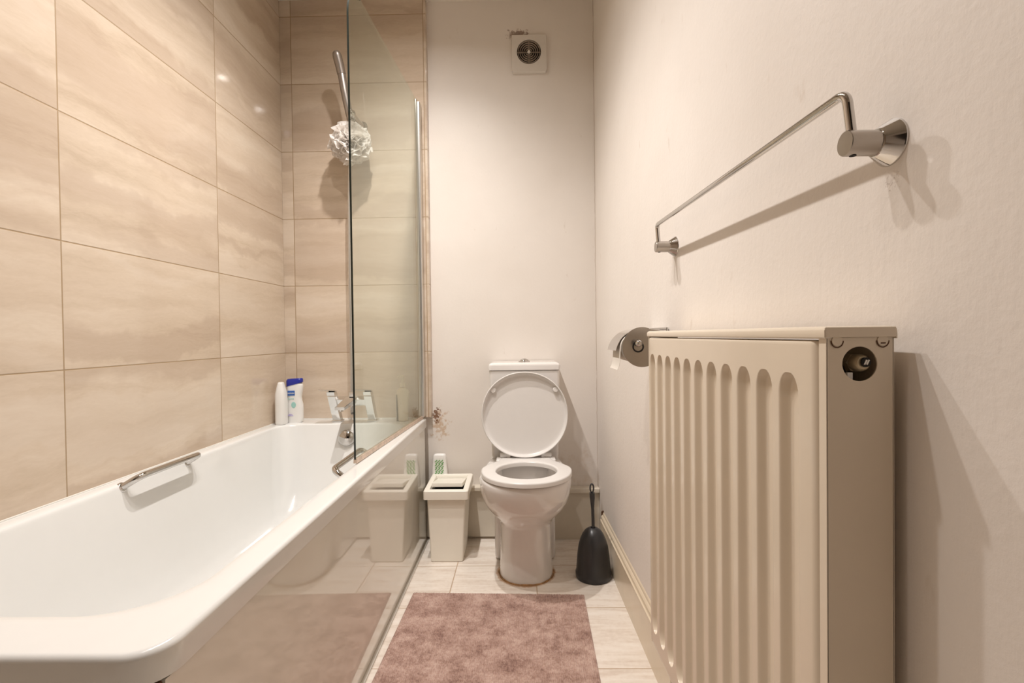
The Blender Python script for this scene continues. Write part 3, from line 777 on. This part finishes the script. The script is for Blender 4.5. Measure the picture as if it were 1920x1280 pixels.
# ---------------------------------------------------------------- bath mat
mat_th = thing('bath_mat', 'worn pinkish brown ribbed bath mat on the floor tiles', 'mat', (-.11, 1.30, 0))
W_, L_ = .630, .98; nx, ny = 460, 400
xs = np.linspace(0, W_, nx); ys = np.linspace(0, L_, ny)
Xg, Yg = np.meshgrid(xs, ys)
rng = np.random.default_rng(4)
rib = .5 + .5 * np.cos(2 * PI * Xg / .0058); tuft = .5 + .5 * np.cos(2 * PI * Yg / .0085 + 1.5 * np.sin(Xg * 180))
edge = np.clip(np.minimum(np.minimum(Xg, W_ - Xg), np.minimum(Yg, L_ - Yg)) / .006, 0, 1)
Zg = (.006 + .0032 * rib * (.55 + .45 * tuft) + .0012 * rng.random(Xg.shape)) * np.sqrt(edge)
ang = math.radians(-1.6); ca, sa = math.cos(ang), math.sin(ang)
ox, oy = -.409, 1.796           # far left corner
bx = ox + Xg * ca + Yg * sa; by = oy + Xg * sa - Yg * ca
co = np.stack([bx + .11, by - 1.30, Zg], -1).reshape(-1, 3)
idx = np.arange(nx * ny).reshape(ny, nx)
fc = np.stack([idx[:-1, :-1], idx[1:, :-1], idx[1:, 1:], idx[:-1, 1:]], -1).reshape(-1, 4)
me = bpy.data.meshes.new('pile'); me.from_pydata(co.tolist(), [], fc.tolist()); me.materials.append(M['rug'])
me.polygons.foreach_set('use_smooth', [True] * len(me.polygons))
o = bpy.data.objects.new('pile', me); COL.objects.link(o); o.parent = mat_th
bm = bmesh.new()
cs = [(0, 0), (W_, 0), (W_, L_), (0, L_)]
f4 = lambda z: [Vector((ox + a * ca + b * sa, oy + a * sa - b * ca, z)) for a, b in cs]
rings(bm, [f4(.0), f4(.0032)], True, True, True); obj('backing', bm, 'rug', mat_th)

# ---------------------------------------------------------------- radiator
rd = thing('radiator', 'cream panel radiator with vertical grooves on the right wall', 'radiator', (.34, .83, .23))
# drawn at 5/6 size from the near top corner, then sized up and hung on the wall
RS = Matrix.Translation((.3115, .5185, .9458)) @ Matrix.Scale(1.19, 4) @ Matrix.Translation((-.262, -.436, -.947))
def robj(name, bm, *a_, **k_):
    bmesh.ops.transform(bm, matrix=RS, verts=bm.verts); return obj(name, bm, *a_, **k_)
RY0, RY1, RZ0, RZ1 = .436, .968, .345, .9470
def rx(y): return .2620 - .018 * (y - .44)
slots = [.4825 + .0461 * i for i in range(11)]
ygs = sorted(set([RY0, RY0 + .0008, RY0 + .0022, RY0 + .0045, RY0 + .0075, RY0 + .011, RY1 - .01, RY1 - .006, RY1 - .003, RY1 - .001, RY1] + [round(s + .0012 * k, 5) for s in slots for k in range(-15, 16)]))
zt, zb = .915, .375
cz = [.024 * (k / 26) ** 1.7 for k in range(27)]
zgs = [RZ0, RZ0 + .001, RZ0 + .003, RZ0 + .007] + [zb - .002] + [zb + c for c in cz] + list(np.linspace(zb + .03, zt - .03, 6)) + [zt - c for c in cz] + [zt + .002, RZ1 - .005, RZ1 - .0025, RZ1 - .001, RZ1]
zgs = sorted(set(round(float(z), 5) for z in zgs))
def sstep(a, b, v):
    t = min(1, max(0, (v - a) / (b - a))); return t * t * (3 - 2 * t)
def depth(y, z):
    d = 0
    for s in slots:
        u_ = abs(y - s)
        if u_ < .018:
            hw = .0178
            tt = min((zt - z), (z - zb)) / .024
            if tt <= 0: continue
            wv = math.sqrt(max(0, 1 - (1 - min(tt, 1)) ** 2))
            hwz = hw * wv
            if hwz < 1e-4: continue
            # ramp end: the groove sinks gradually
            d = .0085 * (1 - sstep(.50, 1.0, u_ / hwz)) * min(1, .75 + tt) if u_ < hwz else 0
    return d
def edge_r(y, z):
    e = 0
    for q_, r in ((y - RY0, .011), (RY1 - y, .006), (z - RZ0, .006), (RZ1 - z, .003)):
        if q_ < r: e += r - math.sqrt(max(0, r * r - (r - q_) ** 2))
    return min(e, .012)
bm = bmesh.new(); gv = []
for z in zgs: gv.append([bm.verts.new((rx(y) + depth(y, z) + edge_r(y, z), y, z)) for y in ygs])
for a, b in zip(gv[:-1], gv[1:]):
    for i in range(len(ygs) - 1): bm.faces.new((a[i], a[i + 1], b[i + 1], b[i]))
bb_ = [[bm.verts.new((rx(y) + .014, y, z)) for y in ygs] for z in (RZ0 + .001, RZ1 - .001)]
for i in range(len(ygs) - 1):
    bm.faces.new((gv[0][i], gv[0][i + 1], bb_[0][i + 1], bb_[0][i])); bm.faces.new((gv[-1][i + 1], gv[-1][i], bb_[1][i], bb_[1][i + 1]))
    bm.faces.new((bb_[0][i], bb_[0][i + 1], bb_[1][i + 1], bb_[1][i]))
robj('front_panel', bm, 'rad', rd, 60)
# near end plate with hole
PX0, PX1 = .2640, .3205; PYn = .4265; hc = (.2922, .9262); hr = .0149
for ye, has_hole in ((PYn, True), (.973, False)):
    bm = bmesh.new(); n_ = 64; sgn = 1
    dx_ = rx(ye) - rx(.44)
    x0, x1, zz0, zz1 = PX0 + dx_, PX1 + dx_, .345, .9490
    if has_hole:
        hole = []; outer = []; cxh, czh = hc
        corners = [math.atan2(q1 - czh, q0 - cxh) % (2 * PI) for q0, q1 in ((x0, .890), (x1, .890), (x1, zz1), (x0, zz1))]
        angs = [2 * PI * k / n_ for k in range(n_)]
        for ca_ in corners: angs[min(range(n_), key=lambda k: abs(angs[k] - ca_))] = ca_
        for a in angs:
            c_, s_ = math.cos(a), math.sin(a); hole.append((cxh + hr * c_, czh + hr * s_))
            # square patch around the hole
            t_ = min(((x1 if c_ > 0 else x0) - cxh) / c_ if abs(c_) > 1e-6 else 9, ((zz1 if s_ > 0 else .890) - czh) / s_ if abs(s_) > 1e-6 else 9)
            outer.append((cxh + c_ * t_, czh + s_ * t_))
        f_ = lambda L, y: [Vector((p[0], y, p[1])) for p in L]
        rings(bm, [f_(outer, ye + .0012), f_(outer, ye), f_(hole, ye), f_(hole, ye + .0012)])
        quad(bm, Vector((x0, ye, zz0)), Vector((x1, ye, zz0)), Vector((x1, ye, .890)), Vector((x0, ye, .890)))
        # folded flanges front and back
        box(bm, x0 - .0008, x0 + .0004, ye, ye + .010, zz0, zz1); box(bm, x1 - .0004, x1 + .0006, ye, ye + .020, zz0, zz1)
    else:
        box(bm, x0, x1, ye - .0012, ye, zz0, zz1, .0004); box(bm, x0 - .0008, x0 + .0004, ye - .006, ye, zz0, zz1)
    pl = robj('end_plate', bm, 'rad', rd, 30, recalc=True)
    if has_hole:
        # tabs of the top grille hooked over the plate
        for tx in (.2727, .3115):
            bm = bmesh.new(); pts = [Vector((tx + .0052 * math.cos(a), ye - .0006, .9462 + .0058 * math.sin(a))) for a in np.linspace(PI * 1.0, 2 * PI, 14)]
            tube(bm, pts, .00042, 6); robj('tab_groove', bm, 'brown', pl)
            bm = bmesh.new(); lathe(bm, [(.0046, -.0002), (.0046, .0007), (.004, .0009)], (tx, ye, .9462), (0, -1, 0), 20); robj('grille_tab', bm, 'rad', pl)
        bm = bmesh.new(); box(bm, .3095, .3135, ye - .0013, ye - .0008, .9435, .9445); robj('tab_slot', bm, 'brown', pl)
# top grille cover
bm = bmesh.new(); rr = []
pf_ = [(-.0015, .9482), (-.0025, .9498), (-.0025, .9552), (-.0012, .9578), (.0015, .9590), (.050, .9590), (.0565, .9585), (.0590, .9565), (.0595, .952), (.0595, .9480), (.0585, .9480), (.0580, .9560), (.002, .9568), (0, .953), (0, .9482)]
for y in (.4245, .4250, .4265, .70, .972, .9735, .974):
    rr.append([Vector((rx(y) + .001 + d, y, z if (.4255 < y < .973 or z < .9575) else min(z, .9575))) for d, z in pf_])
rings(bm, rr, True, True, True)
box(bm, .2615, .3218, .4240, .4262, .9492, .9582, .0008)
tg = robj('top_grille', bm, 'rad', rd, 50)
# inner core behind grille and panel, its shade put into a dark colour
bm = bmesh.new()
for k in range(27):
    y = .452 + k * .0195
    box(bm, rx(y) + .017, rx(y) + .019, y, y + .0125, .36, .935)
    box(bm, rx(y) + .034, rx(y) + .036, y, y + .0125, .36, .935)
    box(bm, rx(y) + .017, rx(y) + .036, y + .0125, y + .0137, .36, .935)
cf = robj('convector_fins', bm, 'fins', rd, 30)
bm = bmesh.new(); box(bm, .3120, .3200, .437, .966, .35, .944, .002); robj('rear_panel', bm, 'rad', rd)
# bleed valve inside the hole
bm = bmesh.new(); lathe(bm, [(.0088, 0), (.0088, .006), (.0076, .0068), (.0074, .008)], (.2960, .4435, .9262), (.05, -1, .05), 6)
lathe(bm, [(.0076, .006), (.0076, .0115), (.0068, .0140), (.0055, .0152)], (.2960, .4435, .9262), (.05, -1, .05), 30)
vv = robj('bleed_valve', bm, 'brass', rd, 40)
bm = bmesh.new(); lathe(bm, [(.0042, 0), (.0042, .0012), (.0036, .0015)], (.2978, .4278, .9275), (.05, -1, .05), 24); k1 = robj('valve_centre', bm, 'dark', vv)
bm = bmesh.new()
for s_ in (-1, 1): 
    b = bmesh.new(); box(b, -.0011, .0011, -.0004, .0004, -.0023, .0023, .0002)
    join(bm, b, Matrix.Translation((.2979 + s_ * .0010, .4262, .9276)) @ Matrix.Rotation(math.radians(25), 4, 'Y') @ Matrix.Scale(.62, 4, (1, 0, 0)))
robj('valve_slot', bm, 'white', vv)
bm = bmesh.new(); box(bm, .2845, .2895, .431, .434, .9110, .9185, .0006); robj('cable_tie', bm, 'white', vv)
# pipe to the floor, far end
bm = bmesh.new(); tube(bm, [(.300, .985, .352), (.300, .985, .27), (.300, .985, .1525)], .0066, 18); tube(bm, smooth_path([(.300, .955, .372), (.300, .985, .372), (.300, .985, .34)], .01), .010, 16)
robj('feed_pipe', bm, 'rad', rd)
bm = bmesh.new(); lathe(bm, [(.012, 0), (.0155, .003), (.0155, .028), (.012, .031)], (.300, .985, .315), (0, 0, 1), 24); robj('lockshield_valve', bm, 'chrome', rd)
for y in (.66, 1.05):
    bm = bmesh.new(); box(bm, .377, wx(y) + .0005, y - .012, y + .012, .36, .80, .001); obj('wall_bracket', bm, 'rad', rd)

# ---------------------------------------------------------------- towel rail
tr = thing('towel_rail', 'chrome towel rail with cone flanges on the right wall', 'towel rail', (.38, .87, 1.15))
Yn, Yf = .530, 1.205
def post(y, z):
    wxx = wx(y); xe = wxx - .0480
    b = bmesh.new(); lathe(b, [(.0245, -.001), (.0245, .001), (.0238, .002), (.0150, .0155), (.0138, .0165)], (wxx, y, z), (-1, 0, 0), 44); fl = obj('wall_flange', b, 'chrome', tr)
    b = bmesh.new(); lathe(b, [(.0128, .0160), (.0132, .0168), (.0132, .0470), (.0126, .0480), (.0008, .0482)], (wxx, y, z), (-1, 0, 0), 40); po = obj('post', b, 'nickel', tr)
    b = bmesh.new(); lathe(b, [(.0034, -.0003), (.0034, .0004)], (xe + .0085, y, z - .0131), (0, 0, -1), 18); obj('screw_hole_shade_disc', b, 'dark', po)  # flat dark disc drawn as the shade of a screw hole
    return xe
zn, zf = 1.1545, 1.166
xn = post(Yn, zn); xf = post(Yf, zf)
bm = bmesh.new()
bn0, bn1 = Vector((xn + .0075, Yn, zn + .008)), Vector((xn + .002, Yn, zn + .054)); bf1, bf0 = Vector((xf + .004, Yf, zf + .054)), Vector((xf + .0075, Yf, zf + .008))
tube(bm, smooth_path([bn0, bn1, bf1, bf0], .013, 10), .0051, 20); obj('bar', bm, 'chrome', tr)

# ---------------------------------------------------------------- toilet paper holder
th_ = thing('toilet_paper_holder', 'chrome toilet paper holder with curved cover beyond the radiator', 'paper holder', (.36, 1.34, .93))
def sheet(bm, prof_, y0, y1, t=.0012):
    """bent sheet: profile (x,z) extruded along y"""
    P_ = [Vector((a, 0, b)) for a, b in prof_]; ins = []
    for i, p in enumerate(P_):
        tt = (P_[min(i + 1, len(P_) - 1)] - P_[max(i - 1, 0)]).normalized(); ins.append(p + Vector((-tt.z, 0, tt.x)) * t)
    loop = P_ + ins[::-1]
    rings(bm, [[Vector((p.x, y, p.z)) for p in loop] for y in (y0, y1)], True, False, False)
    n_ = len(P_)
    for y in (y0, y1):
        for i in range(n_ - 1):
            bm.faces.new([bm.verts.new((p.x, y, p.z)) for p in (P_[i], P_[i + 1], ins[i + 1], ins[i])])
cv = [(.376, .9655)] + [(.318, .9675)]
for k in range(1, 15):
    a = PI / 2 + k / 14 * math.radians(80); cv.append((.318 + .070 * math.cos(a), .8985 + .069 * math.sin(a)))
bm = bmesh.new(); sheet(bm, cv, 1.285, 1.405); obj('cover', bm, 'chrome', th_, 40)
def side_plate(y0, y1):
    b = bmesh.new(); pts = []
    c = (.312, .920); r_ = .0515
    pts.append((.376, .958)); 
    for k in range(0, 29):
        a = math.radians(62) + math.radians(240) * k / 28; pts.append((c[0] + r_ * .97 * math.cos(a), c[1] + r_ * math.sin(a)))
    pts.append((.376, .880))
    rings(b, [[Vector((p[0], y, p[1])) for p in pts] for y in (y0, y1)], True, True, True); return b
obj('side_plate', side_plate(1.262, 1.2635), 'nickel', th_)
bm = bmesh.new(); box(bm, .372, .3775, 1.255, 1.41, .925, .970, .001); obj('back_plate', bm, 'chrome', th_)
bm = bmesh.new(); pr = [(.0148, 0), (.0148, .0012), (.0118, .0015), (.0108, 0)]
lathe(bm, pr, (.302, 1.262, .921), (0, -1, 0), 32, False, False); obj('spindle_ring', bm, 'dark', th_)
bm = bmesh.new(); lathe(bm, [(.004, 0), (.004, .012), (.0078, .014), (.0098, .020), (.0088, .026), (.005, .030), (.001, .0305)], (.2985, 1.262, .9305), (0, -1, 0), 28); tube(bm, [(.2985, 1.263, .9305), (.2985, 1.385, .9305)], .004, 12); obj('spindle', bm, 'chrome', th_)
rl = thing('toilet_roll', 'nearly finished toilet paper roll with hanging sheet under the chrome cover', 'toilet paper', (.298, 1.33, .89))
bm = bmesh.new(); y0, y1 = 1.272, 1.374
lathe(bm, [(.021, 0), (.038, 0), (.038, .102), (.021, .102)], (.298, y0, .918), (0, 1, 0), 44, False, False); obj('paper', bm, 'paper', rl)
bm = bmesh.new(); lathe(bm, [(.0195, -.0005), (.021, -.0005), (.021, .1025), (.0195, .1025), (.0195, -.0005)], (.298, y0, .918), (0, 1, 0), 36, False, False); obj('core', bm, 'card', rl)
bm = bmesh.new(); sh_ = [(.2605, .925), (.2585, .905), (.2575, .885), (.2555, .874), (.2530, .866), (.2500, .861)]; sheet(bm, sh_, y0 + .001, y1, .0005); obj('loose_sheet', bm, 'paper', rl)
